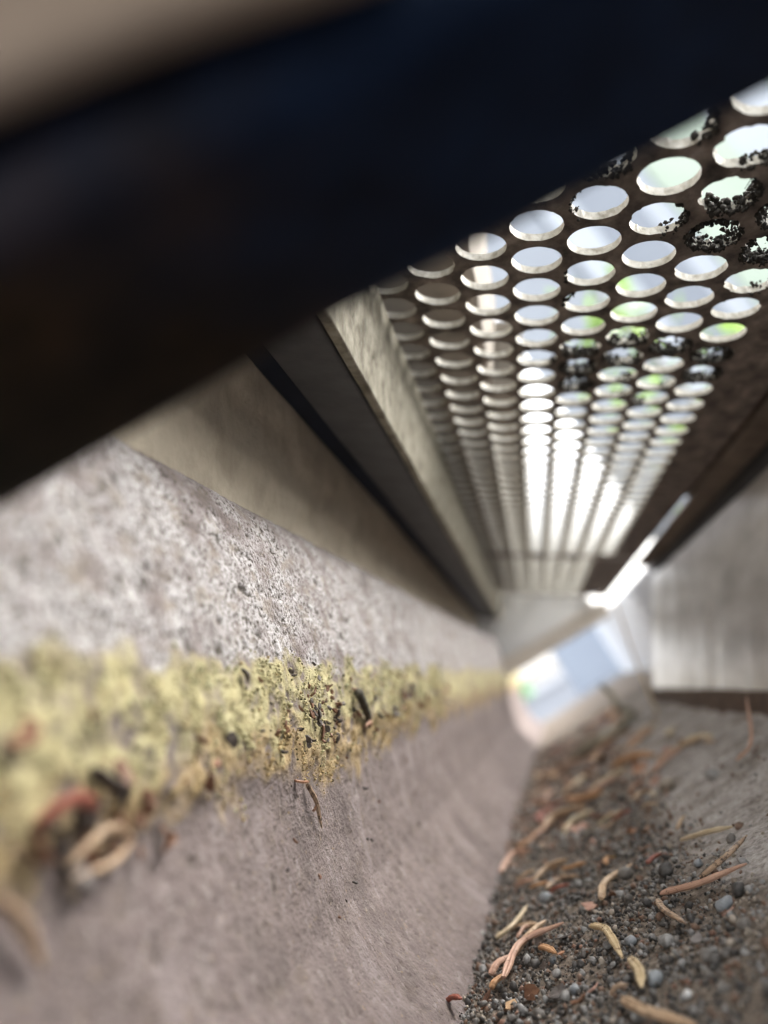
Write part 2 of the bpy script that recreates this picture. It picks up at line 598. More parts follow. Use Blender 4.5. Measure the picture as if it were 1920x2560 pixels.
def ground_h(x, y):
    p = np.stack([x, y, np.zeros_like(x)], -1)
    near = np.clip((-x - 4) / 34, 0, 1)
    return (0.9 * fbm(p, 16, 3, 3) + 0.35 * fbm(p, 3, 3, 9) + 1.8 * near ** 2 - 0.4
            + 1.2 * np.clip((x - 8) / 50, 0, 1))


def grit_ground():
    ys = np.concatenate([np.arange(30, 330, 0.8), np.geomspace(330, 1120, 170)])
    xs = np.concatenate([np.arange(-60, 62, 0.9), np.linspace(64, 130, 14)])
    Y, X = np.meshgrid(ys, xs, indexing='ij')
    Z = ground_h(X, Y)
    p = np.stack([X, Y, np.zeros_like(X)], -1)
    edge = X - 4 - 0.02 * (Y - 150) + 9 * fbm(p, 22, 4, 31)
    edge += -10 * np.clip((140 - Y) / 60, 0, 1)
    d = np.clip(edge / 9, 0, 1)
    d = d * np.clip((640 - Y) / 160, 0, 1) * np.clip(0.75 + 0.5 * fbm(p, 7, 3, 77), 0.2, 1)
    attr = np.stack([d, d * 0, d * 0], -1).reshape(-1, 3)
    v = np.stack([X, Y, Z], -1).reshape(-1, 3)
    o = mk('ground', v, grid_faces(len(ys), len(xs)), M_GRIT, attr=attr, smooth=True)
    tag(o, kind='structure')
    return o


grit_ground()

# ---------------------------------------------------------------- the old concrete wall on the left
PROFILE = np.array([(-60, 32.2), (-58, 32), (-55, 30.6), (-51.8, 26.8), (-48.8, 19.5), (-46, 11.5), (-43.2, 3), (-41.6, -4), (-40.6, -11), (-40.2, -19),
                    (-37, -31), (-33, -42), (-27, -50), (-20, -56), (-13, -60.5), (-7, -64.5), (0, -69)], float)


def prof_resample(step):
    seg = np.linalg.norm(np.diff(PROFILE, axis=0), axis=1)
    s = np.r_[0, np.cumsum(seg)]
    t = np.linspace(0, s[-1], int(s[-1] / step))
    q = np.stack([np.interp(t, s, PROFILE[:, 0]), np.interp(t, s, PROFILE[:, 1])], 1)
    k = int(4 / step) | 1
    ker = np.hanning(k + 2)[1:-1]
    ker /= ker.sum()
    for a in (0, 1):
        pad = np.pad(q[:, a], k // 2, mode='edge')
        q[:, a] = np.convolve(pad, ker, 'valid')
    d = np.gradient(q, axis=0)
    nrm = np.stack([-d[:, 1], d[:, 0]], 1)
    nrm /= np.linalg.norm(nrm, axis=1)[:, None]
    return q, nrm


def toe(v):
    v[..., 0] += (v[..., 1] - 163) * 0.030
    return v


def zones(P3, Zs):
    """masks of lichen, white bloom and dark pits on the wall"""
    n1 = fbm(P3, 12, 6, 5, 0.66)
    top = 2.4 + 2.9 * n1
    bot = -19.5 + 6.0 * fbm(P3, 16, 5, 15, 0.62)
    lich = np.clip((top - Zs) / 1.8, 0, 1) * np.clip((Zs - bot) / 5.5, 0, 1)
    lich = lich * np.clip(0.96 + 1.1 * fbm(P3, 2.6, 5, 25, 0.6), 0, 1)
    white = np.clip((Zs - top + 1.6) / 1.6, 0, 1) * np.clip(1.0 - (Zs - 27 + 5 * n1) / 8, 0.06, 1) * np.clip(0.80 + 0.7 * fbm(P3, 5, 4, 35), 0, 1)
    return lich, white


def concrete_wall():
    q, nr = prof_resample(0.5)
    nr = -nr if nr[len(nr) // 2, 0] < 0 else nr
    ys = np.concatenate([np.arange(18, 300, 0.62), np.geomspace(300, 980, 130)])
    U = len(q)
    X = np.repeat(q[None, :, 0], len(ys), 0)
    Z = np.repeat(q[None, :, 1], len(ys), 0)
    Y = np.repeat(ys[:, None], U, 1)
    P3 = np.stack([X, Y, Z], -1)
    lich, white = zones(P3, Z)
    f1 = fbm(P3, 9, 3, 41)
    f2 = fbm(P3, 2.2, 4, 51, 0.6)
    pit = np.clip((noise(P3, 1.5, 61) + 0.5 * noise(P3, 0.8, 62) - 0.55) / 0.35, 0, 1)
    pitw = pit * np.clip(white * 1.3 + 0.5, 0, 1)
    h = 0.26 * f1 + (0.12 + 0.07 * white + 0.24 * lich) * f2 + (0.05 + 0.09 * white) * fbm(P3, 0.9, 2, 57) - 0.6 * pitw + 0.3 * lich
    P3 = P3.copy()
    P3[..., 0] += h * nr[None, :, 0]
    P3[..., 2] += h * nr[None, :, 1]
    och = np.clip((-(Z + 8.5) + 5 * fbm(P3, 9, 4, 71)) / 4, 0, 1)
    attr = np.stack([lich, white, pitw * 0.85, och], -1).reshape(-1, 4)
    v = toe(sw(P3)).reshape(-1, 3)
    o = mk('concrete_wall', v, grid_faces(len(ys), U), M_WALL, attr=attr, smooth=True)
    tag(o, 'low weathered concrete wall with white bloom above a yellow lichen band', 'wall')
    return o


wall = concrete_wall()


def wall_at(y, zs, out=0.0):
    """a point on the wall face at channel distance y and section height zs"""
    k = slice(3, None)
    x = np.interp(-np.asarray(zs, float), -PROFILE[k, 1], PROFILE[k, 0])
    p = np.stack([x + out * 0.88, np.asarray(y, float) + 0 * x, np.asarray(zs, float) + out * 0.47], -1)
    return toe(sw(p))


def lichen_crust():
    n = 60000
    y = 45 + 270 * rng.random(n) ** 1.15
    zs = rng.uniform(-25, 7, n)
    x = np.interp(-zs, -PROFILE[3:, 1], PROFILE[3:, 0])
    P3 = np.stack([x, y, zs], -1)
    lich, white = zones(P3, zs)
    clump = fbm(P3, 2.6, 3, 91)
    keep = rng.random(n) < np.clip(lich * (0.22 + 1.0 * clump), 0, 1)
    y, zs, P3 = y[keep], zs[keep], P3[keep]
    c = wall_at(y, zs, 0.25 + 0.4 * rng.random(len(y)) + 0.26 * fbm(P3, 9, 3, 41))
    r = np.clip(rng.lognormal(math.log(0.17), 0.45, len(y)), 0.08, 0.5) * (1 + (y > 200) * 0.5)
    v, f = blobs(c, r, (0.5, 1.0), 0.35)
    t = (zs + 21) / 30 + 0.35 * fbm(P3, 8, 3, 95)
    mi = np.where(t > 0.66, 1, np.where(t > 0.30, 0, 2))
    mi = np.where(rng.random(len(mi)) < 0.13, rng.integers(0, 3, len(mi)), mi)
    mi = np.where(rng.random(len(mi)) < 0.07, 3, mi)
    o = mk('lichen_crust', v, f, LI, wall, np.repeat(mi, 20))
    tag(o, kind='stuff')


lichen_crust()

# ---------------------------------------------------------------- buff wall behind, angle iron, slab on top
def back_wall():
    ys = np.concatenate([np.arange(20, 320, 1.6), np.geomspace(320, 980, 60)])
    zs = np.arange(20, 90, 1.5)
    Y, Z = np.meshgrid(ys, zs, indexing='ij')
    P3 = np.stack([0 * Y - 58.0, Y, Z], -1)
    P3[..., 0] += 0.9 * fbm(P3, 14, 4, 8) + 0.9 * np.clip((Z - 51 + 6 * fbm(P3, 18, 4, 18)) / 3, 0, 1)
    # a ragged upper coat left thicker than the bare lower one
    o = mk('rendered_wall', sw(P3).reshape(-1, 3), grid_faces(len(ys), len(zs)), M_BACK, smooth=True)
    tag(o, 'buff rendered wall half in shade behind the white concrete wall', 'wall')


back_wall()

a = empty('angle_iron', sw((-36, 360, 58)))
tag(a, 'long steel angle with a pale upright leg bordering the perforated sheet', 'angle iron')
v, f = extrude(rrect(-37.4, 58.5, -35.2, 82.6, 0.6), 20, 980, cuts=120, jit=0.18)
mk('upright_leg', v, f, M_STRIP, a)
v, f = extrude(rrect(-50.5, 58.2, -37.6, 60.4, 0.6), 20, 980, cuts=60, jit=0.15)
mk('flat_leg', v, f, M_LEG_SHADE, a)
v, f = extrude(rrect(-57.0, 59.4, -50.9, 64, 0.8), 20, 980, cuts=60, jit=0.2, seed=31)  # dark strip added to stand for the deep shade in the gap
mk('gap_shade_strip', v, f, M_GAP_SHADE, a)

v, f = extrude([(-110, 99), (-19, 99), (-17, 101), (-17, 132), (-19, 134), (-110, 134)], -40, 255, cuts=40, jit=0.8)
tag(mk('concrete_slab', v, f, M_SLAB), 'grey concrete slab lying over the left holes of the perforated sheet', 'slab')
v, f = extrude([(-110, 99), (-9, 99), (-7, 101), (-7, 126), (-9, 128), (-110, 128)], 258, 720, cuts=30, jit=0.8, seed=4)
tag(mk('concrete_slab', v, f, M_SLAB), 'second concrete slab farther along, covering the middle rows of holes', 'slab')

# ---------------------------------------------------------------- perforated sheets
D, PIT_X, X0, Y0 = 12.0, 10.70, -1.35, 130.2
DIRTY = {(3, .5): .9, (4, 1): .9, (4, 0): .8, (1, -1.5): .7, (2, -2): .35, (3, -.5): .6, (3, -1.5): .5, (4, 2): .4, (2, -1): .1, (2, 0): .25,
         (1, 4.5): .7, (1, 5.5): .9, (1, 6.5): .9, (3, 4.5): .8, (4, 5): .8, (4, 6): .7, (1, -.5): .2, (2, 4): .5, (2, 5): .6, (3, 5.5): .6,
         (0, -1): .2, (0, 0): .1, (3, 1.5): .2, (4, 3): .3}


def perforated(name, label, ys, ye, cols, xl, xr, zb, thick, seed):
    """sheet with staggered round holes: rectangular cells, each with its own hole"""
    V, F, MI = [], [], []

    def rect(x0, y0, x1, y1):
        b = len(V)
        for z in (zb, zb + thick):
            V.extend([(x0, y0, z), (x1, y0, z), (x1, y1, z), (x0, y1, z)])
        F.extend([(b + 3, b + 2, b + 1, b), (b + 4, b + 5, b + 6, b + 7), (b, b + 1, b + 5, b + 4), (b + 1, b + 2, b + 6, b + 5),
                  (b + 2, b + 3, b + 7, b + 6), (b + 3, b, b + 4, b + 7)])
        MI.extend([0] * 6)
    rnd = np.random.default_rng(seed)
    hw = PIT_X / 2
    for i in cols:
        xc = X0 + PIT_X * i
        off = (0.0 if i % 2 == 0 else D / 2) - D / 2
        k0 = math.ceil((ys - Y0 - off) / D)
        ka = Y0 + off + k0 * D
        kb = ka
        j = k0
        while kb + D <= ye + 1e-6:
            yc = kb + D / 2
            near = yc < 330
            N = 40 if near else 20
            angs = sorted(set([2 * math.pi * k / N for k in range(N)] + [math.atan2(s * D / 2, t * hw) % (2 * math.pi) for s in (-1, 1) for t in (-1, 1)]))
            jj = round((yc - Y0) / D * 2) / 2
            dirty = DIRTY.get((i, jj), 0.06 if rnd.random() < .75 else 0.25)
            ph = rnd.random(3) * 6.28
            R = 5.0
            b = len(V)
            n = len(angs)
            for z in (zb, zb + thick):
                for t in angs:
                    w = max(0, .5 * math.sin(3 * t + ph[0]) + .5 * math.sin(7 * t + ph[1]) + .35 * math.sin(13 * t + ph[2]) + rnd.normal() * .35)
                    r = R - min(1.3, dirty * 1.1 * w)
                    V.append((xc + r * math.cos(t), yc + r * math.sin(t), z))
            for z in (zb, zb + thick):
                for t in angs:
                    cx, sx = math.cos(t), math.sin(t)
                    s = min(hw / abs(cx) if abs(cx) > 1e-9 else 1e9, (D / 2) / abs(sx) if abs(sx) > 1e-9 else 1e9)
                    V.append((xc + s * cx, yc + s * sx, z))
            for k in range(n):
                k2 = (k + 1) % n
                lo, hi, ol, oh = b + k, b + n + k, b + 2 * n + k, b + 3 * n + k
                lo2, hi2, ol2, oh2 = b + k2, b + n + k2, b + 2 * n + k2, b + 3 * n + k2
                F.append((lo, lo2, ol2, ol))
                F.append((hi, oh, oh2, hi2))
                F.append((lo, hi, hi2, lo2))
                MI.extend([0, 0, 1])
            kb += D
            j += 1
        if ka - ys > 0.01:
            rect(xc - hw, ys, xc + hw, ka)
        if ye - kb > 0.01:
            rect(xc - hw, kb, xc + hw, ye)
    xa, xb = X0 + PIT_X * cols[0] - hw, X0 + PIT_X * cols[-1] + hw
    rect(xl, ys, xa, ye)
    rect(xb, ys, xr, ye)
    o = mk(name, sw(np.array(V)), F, [M_PLATE, M_CUT], None, MI)
    return tag(o, label, 'perforated sheet', 'perforated sheets over the channel')


perforated('perforated_sheet', 'dirty brown perforated metal sheet with rows of round holes, nearest the lens', -20, 505, list(range(-3, 5)), -39.0, 61.0, 83.0, 1.5, 3)
perforated('perforated_sheet', 'farther piece of perforated sheet, blurred beyond the joint', 511, 733, list(range(-3, 4)), -39.0, 61.0, 83.0, 1.5, 5)

# ---------------------------------------------------------------- slanted sheet on the right
sp_ = empty('side_panel', sw((76, 300, -8)))
tag(sp_, 'scuffed grey metal side panel with a brown flange, right of the channel', 'metal panel')
v, f = extrude([(75.2, -2), (77.0, -2), (77.0, 76), (75.2, 76)], -20, 545, cuts=60, jit=0.35, seed=21)
mk('sheet', v, f, M_SIDE, sp_)
v, f = extrude(rrect(64, 83, 74.2, 85.2, 0.5), -20, 545, cuts=50, jit=0.3, seed=22)
mk('top_flange', v, f, M_FLANGE, sp_)
v, f = extrude(rrect(73.6, 77, 80, 88, 2.4), -20, 530, cuts=30, jit=0.3, seed=23)  # black strip standing for the shadow line under the flange
mk('fold_shade_strip', v, f, M_FOLD_SHADE, sp_)
v, f = extrude(rrect(72.5, -11, 78.5, 2.6, 0.8), -20, 545, cuts=40, jit=0.3, seed=24)
mk('bottom_rail', v, f, M_RUST, sp_)
v, f = extrude(rrect(56, 86.2, 73, 89, 0.5), -20, 352, cuts=20, jit=0.3, seed=25)
tag(mk('backing_strip', v, f, M_RUST), 'rusty strip covering the near end of the seam right of the holes', 'metal strip')

# ---------------------------------------------------------------- bar right over the lens
br = empty('cross_bar', (10, 42, 77))
tag(br, 'dark blurred blue black bar crossing close above the lens', 'bar')


def cross(prof, x0, x1, m, name, slope=-0.04, parent=True):
    pr = np.asarray(prof, float)
    n = len(pr)
    xs = np.linspace(x0, x1, 14)
    v = np.zeros((len(xs), n, 3))
    v[..., 0] = xs[:, None]
    v[..., 1] = pr[None, :, 0] + 0.065 * xs[:, None]
    v[..., 2] = pr[None, :, 1] + slope * xs[:, None] + 0.6 * noise(v, 13, 3)
    f = []
    for i in range(len(xs) - 1):
        for k in range(n):
            a_, b_ = i * n + k, i * n + (k + 1) % n
            f.append((a_, a_ + n, b_ + n, b_))
    f.append(tuple(range(n)))
    f.append(tuple((len(xs) - 1) * n + k for k in range(n - 1, -1, -1)))
    return mk(name, v.reshape(-1, 3), f, m, br if parent else None)


cross(rrect(29.5, 75.7, 54.2, 96, 3.4, 5), -75, 120, M_BAR, 'bar_body')
tag(cross(rrect(25.4, 77.9, 28.2, 84.6, 1.3, 4), -40, 13, M_TAN, 'tan_board', -0.2, False),
    'very blurred tan board hanging askew in front of the dark bar, top left', 'board')
cross(rrect(4, 98, 53, 101, 0.8), -75, 120, M_BAR, 'sky_cover')  # added cover blocking the sky above the bar

# ---------------------------------------------------------------- far end
v, f = box(-25, 702, 64, 89, 716, 79, 2)
tag(mk('coping_board', v, f, M_END), 'pale tan horizontal board across the bright far end of the channel', 'board')

v, f = extrude([(-50, 66), (86, 66), (81, 100), (14, 145), (-22, 169), (-50, 169)], 734.5, 742, secframe=False)
tag(mk('end_panel', v, f, M_ENDP), 'pale grey upright panel closing the end of the channel above the board', 'panel')

v, f = box(112, 548, -3, 150, 1130, 78, 3)  # added block that keeps the sun off the far ground
tag(mk('shade_block', v, f, M_PALE), 'pale grey shade block added outside, past the far end of the side panel', 'shade block')

v, f = box(52, 1400, -4, 900, 1440, 84, 3)  # added wall, blocks the bright sky right of the slot
tag(mk('sky_block_wall', v, f, M_LOW), 'added low pale bluish wall cutting off the sky in the opening under the board', 'wall')

# ================================================================ DEBRIS
# ---------------------------------------------------------------- grit
def grit():
    n = 62000
    y = np.concatenate([rng.uniform(85, 260, int(n * .72)), rng.uniform(260, 620, int(n * .28))])
    x = rng.uniform(-52, 62, n)
    P3 = np.stack([x, y, 0 * x], -1)
    dens = np.clip(1.05 - (x + 2 - 0.02 * (y - 150)) / 18, 0.02, 1) * np.clip(0.8 + 0.6 * fbm(P3, 9, 3, 7), 0.15, 1)
    keep = rng.random(n) < dens
    x, y = x[keep], y[keep]
    k = len(x)
    r = np.clip(rng.lognormal(math.log(0.34), 0.5, k), 0.13, 1.3) * (1 + 0.8 * (y > 260))
    z = ground_h(x, y) + r * rng.uniform(0.0, 0.75, k) + 0.9 * (rng.random(k) < .25) * np.clip((-x + 5) / 40, 0, 1)
    v, f = blobs(np.stack([x, y, z], -1), r, (0.6, 1.25), 0.2, 4)
    far = np.clip((y - 200) / 150, 0, 1)
    u = rng.random(k)
    right = np.clip((x + 10) / 40, 0, 1)
    mi = np.where(u < .40 - .22 * right, 0, np.where(u < .68 - .2 * right, 1, np.where(u < .83, 2, np.where(u < .91, 3, np.where(u < .965, 4, 5)))))
    flip = rng.random(k) < .7 * far
    mi = np.where((x > 6) & (rng.random(k) < .7), rng.choice([2, 3, 4], k), mi)
    mi = np.where(flip, rng.choice([2, 3, 4, 5], k, p=[.22, .36, .24, .18]), mi)
    o = mk('grit', v, f, GR, None, np.repeat(mi, 20))
    tag(o, 'dark grit and sand along the foot of the concrete wall', 'grit', kind='stuff')


grit()


def gh(x, y):
    return float(ground_h(np.array([float(x)]), np.array([float(y)]))[0])


def needle_tube(path, radii):
    """flattened needle: ten-sided section, keeled below and with a groove along the top"""
    n = len(path)
    t = np.gradient(path, axis=0)
    t /= np.linalg.norm(t, axis=1)[:, None]
    prof = [(1.0, 0.0), (.86, .42), (.50, .66), (.14, .50), (-.14, .50), (-.50, .66), (-.86, .42), (-1.0, 0.0), (-.5, -.55), (.5, -.55)]
    roll = random.uniform(-.5, .5)
    v = []
    for i in range(n):
        s = np.cross(t[i], (0, 0, 1.0))
        s /= max(np.linalg.norm(s), 1e-6)
        u = np.cross(s, t[i])
        c_, s_ = math.cos(roll + i * .03), math.sin(roll + i * .03)
        s, u = c_ * s + s_ * u, -s_ * s + c_ * u
        for a_, b_ in prof:
            v.append(path[i] + radii[i] * (a_ * s + b_ * u))
    k = len(prof)
    f = []
    for i in range(n - 1):
        for j in range(k):
            a_, b_ = i * k + j, i * k + (j + 1) % k
            f.append((a_, b_, b_ + k, a_ + k))
    f.append(tuple(range(k - 1, -1, -1)))
    f.append(tuple((n - 1) * k + j for j in range(k)))
    return np.array(v), f


def needle(pts, m, label, r=0.85, lift=0.9, group=None, arch=0.5, name='conifer_needle', taper=True):
    n = len(pts)
    p3 = []
    for i, q in enumerate(pts):
        x, y = q[0], q[1]
        p3.append((x, y, (q[2] if len(q) > 2 else gh(x, y) + lift + .35 + (arch if 0 < i < n - 1 else 0))))
    path = spline(p3, 16)
    t = np.linspace(0, 1, len(path))
    rad = r * (0.30 + 0.70 * np.clip(np.minimum((t + .06) / .16, (1 - t) / .26), 0, 1) ** .8) if taper else r * np.ones(len(path))
    rad = rad * (1 + 0.06 * np.sin(t * 23 + pts[0][0]))
    wig = rng.normal(size=(len(path), 3)).cumsum(0) * 0.02 * r
    v, f = needle_tube(path + wig - wig.mean(0), rad * 0.82)
    o = mk(name, v, f, m, None)
    return tag(o, label, 'pine needle', group or 'fallen needles on the grit')


NEEDLES = [
    ([(-0.7, 166.3), (6.2, 158.8), (14.9, 155.3)], 'pink', 'long straight pink needle with a pointed tip, lying across pale dust', .95, 1.4),
    ([(7.0, 162.3), (13.5, 161.0), (19.1, 168.2)], 'speck', 'speckled brown needle lying just behind the long pink one', .75, 1.3),
    ([(-2.0, 164.7), (-1.7, 156.4), (0.3, 146.7)], 'speck', 'speckled tan needle pointing to the viewer from the pink one\'s tip', .8, 1.1),
    ([(-12.2, 181.4), (-10.2, 191.9), (-2.8, 196.0)], 'tan', 'strongly curved tan needle standing out in the middle of the grit', 1.05, 1.3),
    ([(-15.6, 167.0), (-12.9, 160.4), (-11.9, 147.5)], 'gold', 'bent golden needle with dark flecks, left of the grey pebble', 1.0, 1.2),
    ([(-10.4, 143.5), (-9.7, 136.1), (-10.3, 130.3)], 'gold', 'short golden yellow needle beside the pale blue pebble', 1.0, 1.3),
    ([(-13.3, 129.2), (-10.0, 120.9), (-5.5, 113.3)], 'tan', 'blurred tan needle nearest the lens at the bottom', 1.0, 1.2),
    ([(-37.6, 191.0), (-33.3, 193.6), (-29.9, 205.0)], 'cream', 'yellowish tan needle leaning up beside the concrete wall', 1.0, 1.6),
    ([(-33.8, 196.6), (-30.3, 192.2), (-27.3, 189.4)], 'tan', 'short brown needle crossing under the yellowish tan one', .85, .8),
    ([(-33.0, 168.8), (-28.3, 178.0), (-24.8, 182.6)], 'tan', 'broad straight tan needle crossed by the pinkish curved one', 1.15, 1.9),
    ([(-33.6, 158.6), (-29.6, 170.8), (-20.4, 171.8)], 'pink', 'pinkish curved needle on top of the heap near the wall', 1.0, 2.6),
    ([(-37.1, 165.8), (-35.1, 168.0), (-31.6, 170.7)], 'pink', 'broken pinkish tan needle end in the heap near the wall', 1.0, 1.8),
    ([(-36.8, 159.8), (-35.6, 161.0), (-33.8, 164.0)], 'orange', 'stubby orange tan needle end poking from the heap', .95, 1.5),
    ([(-28.9, 231.6), (-24.0, 236.6), (-18.1, 232.7)], 'tan', 'blurred thick tan needle behind the heap, second from the wall', 1.3, 1.4),
    ([(-39.9, 259.1), (-35.3, 269.3), (-29.0, 265.7)], 'pink', 'blurred pinkish arched needle touching the wall', 1.25, 1.8),
    ([(-25.5, 216.8), (-20.9, 220.3), (-16.2, 214.4)], 'speck', 'blurred dull brown needle lying in front of the thick tan one', 1.0, 1.1),
    ([(-20.1, 226.0), (-16.8, 223.0), (-13.5, 221.1)], 'orange', 'short bright orange needle behind the dull brown one', .95, 1.5),
    ([(-15.3, 134.6), (-13.9, 134.7), (-12.0, 134.5)], 'speck', 'tiny speckled needle fragment left of the pale blue pebble', .6, .9),
    ([(-46.0, 161.4), (-44.0, 159.7), (-42.1, 157.1)], 'red', 'dark red needle stub at the bottom edge by the wall', .9, 3.2),
    ([(-26.6, 169.6), (-24.9, 165.6), (-23.4, 161.8)], 'orange', 'short dark orange needle under the pinkish curved one', .9, 1.2),
    ([(9.3, 193.7), (14.2, 184.6), (19.1, 181.1)], 'cream', 'cream needle lying alone on the pale dust', .85, 1.3),
    ([(35.0, 230.7, 2.4), (41.5, 232.5, 4.4), (50.7, 249.7, 12.0)], 'pink', 'thin pale pink needle curving upward at the right edge', .7, 0),
    ([(-24.9, 295.4), (-18.7, 300.7), (-7.9, 291.8)], 'tan', 'blurred large tan needle lying beyond the dark hollow', 2.0, 2.0),
    ([(-14.1, 336.8), (-8.6, 312.1), (-0.0, 299.4)], 'orange', 'blurred orange brown needle in the middle distance', 1.9, 1.8),
    ([(7.2, 265.4), (10.0, 268.2), (13.0, 268.4)], 'tan', 'small blurred tan needle by the round grey pebble', 1.0, 1.3),
    ([(8.9, 345.5), (17.1, 338.0), (24.4, 318.2)], 'orange', 'blurred thick orange tan needle at the edge of the pale dust', 2.3, 2.0),
]
for pts, mk_, lab, r, lift in NEEDLES:
    needle(pts, NM[mk_], lab, r, lift)
FARC = ['tan', 'orange', 'pinkish', 'dark red', 'cream', 'speckled']
FARN = ['tan', 'orange', 'pink', 'red', 'cream', 'speck']
for i in range(56):
    y = random.uniform(270, 640)
    x = random.uniform(-32 + (y - 300) * .03, 42)
    a_ = random.uniform(0, math.pi)
    L = random.uniform(6, 10)
    b_ = random.uniform(-2.5, 2.5)
    needle([(x - L * math.cos(a_), y - L * math.sin(a_)), (x - b_ * math.sin(a_), y + b_ * math.cos(a_)), (x + L * math.cos(a_), y + L * math.sin(a_))],
           NM[FARN[i % 6]], 'out of focus ' + FARC[i % 6] + ' needle lying far along the channel', random.uniform(1.0, 1.7), 1.4,
           'blurred ' + FARC[i % 6] + ' needles far along the channel')
for i in range(16):
    y = random.uniform(185, 290)
    x = random.uniform(-32, 14)
    a_ = random.uniform(0, math.pi)
    L = random.uniform(2.5, 5)
    needle([(x - L * math.cos(a_), y - L * math.sin(a_)), (x, y + random.uniform(-.6, .6)), (x + L * math.cos(a_), y + L * math.sin(a_))],
           NM[FARN[i % 6]], 'short broken ' + FARC[i % 6] + ' needle half sunk in the grit', random.uniform(.6, .9), .8,
           'short broken ' + FARC[i % 6] + ' needles in the grit')


# ---------------------------------------------------------------- flakes of bark and leaf
def flake(x, y, z, size, m, label, name='bark_flake', cat='bark flake', group=None, tilt=None, thick=.22, aspect=.62, on=None):
    k = 9
    ph = random.random() * 6.28
    pts = []
    for i in range(k):
        a_ = ph + 2 * math.pi * i / k
        rr = size * random.uniform(.52, 1.15)
        pts.append((rr * math.cos(a_), aspect * rr * math.sin(a_)))
    cur = random.uniform(.1, .35) / max(size, .5)
    top = [(p[0], p[1], thick + cur * p[0] ** 2 + random.uniform(-.05, .05)) for p in pts]
    bot = [(p[0] * .97, p[1] * .97, cur * p[0] ** 2) for p in pts]
    v = np.array(top + bot + [(0, 0, thick * 1.15)] + [(0, 0, 0)])
    f = []
    for i in range(k):
        j = (i + 1) % k
        f += [(i, j, 2 * k), (k + j, k + i, 2 * k + 1), (i, k + i, k + j, j)]
    t = tilt or (random.uniform(-.6, .6), random.uniform(-.6, .6), random.uniform(0, 6.28))
    Rm = np.array((Matrix.Rotation(t[2], 3, 'Z') @ Matrix.Rotation(t[1], 3, 'Y') @ Matrix.Rotation(t[0], 3, 'X')))
    v = v @ Rm.T + np.array([x, y, z])
    return tag(mk(name, v, f, m), label, cat, group or 'bark flakes on the grit')


FLAKES = [(-38.2, 158.0, 2.6, 'brown', 'curled dark red brown bark flake against the wall foot'),
          (-29.0, 151.4, 2.5, 'brown', 'torn red brown bark flake standing up below the needle heap'),
          (-21.6, 170.2, 2.4, 'grey', 'grey brown flat bark flake right of the pinkish curved needle'),
          (-22.4, 162.0, 1.0, 'orange', 'small orange chip with a pointed top under the grey flake'),
          (7.2, 143.2, 1.8, 'pink', 'pale pink stone chip at the edge of the pale dust'),
          (-9.6, 182.5, 1.7, 'brown', 'small red brown flake inside the curve of the tan needle'),
          (-18.2, 158.4, 1.2, 'brown', 'dark red crumb left of the bent golden needle'),
          (-8.1, 162.4, 1.3, 'brown', 'dark red chip right of the bent golden needle'),
          (0.3, 139.0, 1.5, 'grey', 'dull brown flat chip between black grains, right of the golden needles'),
          (-20.6, 138.9, 2.3, 'brown', 'russet flake lying low near the bottom of the frame'),
          (-17.7, 141.6, 1.9, 'pink', 'buff triangular flake left of the golden yellow needle'),
          (-15.2, 181.6, 2.1, 'pink', 'pinkish curled flake with an orange end above the bent needle'),
          (-26.1, 159.8, 1.8, 'dark', 'dark upright sliver below the crossed needles'),
          (-6.8, 216.5, 1.5, 'yellow', 'bright amber yellow chip on the grit'),
          (4.5, 223.7, 2.0, 'orange', 'blurred salmon chip beyond the amber one'),
          (-33.0, 150.5, 2.4, 'tan', 'curled tan leaf scrap at the very bottom by the wall'),
          (-24.0, 146.0, 2.2, 'dark', 'blackish leaf scrap lying below the dark sliver'),
          (-27.0, 176.0, 2.6, 'dark', 'dark bark strip lying behind the crossed needles')]
for x, y, s, m, lab in FLAKES:
    flake(x, y, gh(x, y) + 1.0, s, FM[m], lab)
for i in range(120):
    y = random.uniform(205, 640)
    x = random.uniform(-36 + (y - 200) * .025, 16 + (y - 190) * .05)
    fc = random.choice(['brown', 'brown', 'tan', 'orange', 'orange', 'pink'])
    fw = 'far along the channel' if y > 330 else 'behind the sharp needles'
    flake(x, y, gh(x, y) + .9, random.uniform(1.0, 2.3) * (1 + (y > 270) * .9), FM[fc],
          'blurred ' + fc + ' flake on the grit ' + fw, group=fc + ' flakes ' + fw)


# ---------------------------------------------------------------- pebbles
_p2 = ico2()


def pebble(x, y, r, m, label, group=None, squash=.75, name='pebble', lift=.35):
    bv, bf = _p2
    v = bv * np.array([random.uniform(.9, 1.15), random.uniform(.8, 1.0), squash])
    for _ in range(5 if group else 3):
        u = rng.normal(size=3)
        u /= np.linalg.norm(u)
        d = v @ u
        v = v - np.maximum(0, d - random.uniform(.45, .75))[:, None] * u
    v = v * (1 + .22 * noise(bv * 1.0 + x * 3.1, .9, int(abs(x * 7)) + 3) + .10 * noise(bv + y, .45, 5))[:, None] * r
    a_ = random.uniform(0, 6.28)
    ca, sa = math.cos(a_), math.sin(a_)
    v = np.stack([v[:, 0] * ca - v[:, 1] * sa, v[:, 0] * sa + v[:, 1] * ca, v[:, 2]], 1)
    v = v + np.array([x, y, gh(x, y) + r * lift + .35])
    return tag(mk(name, v, bf, m, None, smooth=not group), label, 'pebble', group or 'pebbles in the grit')


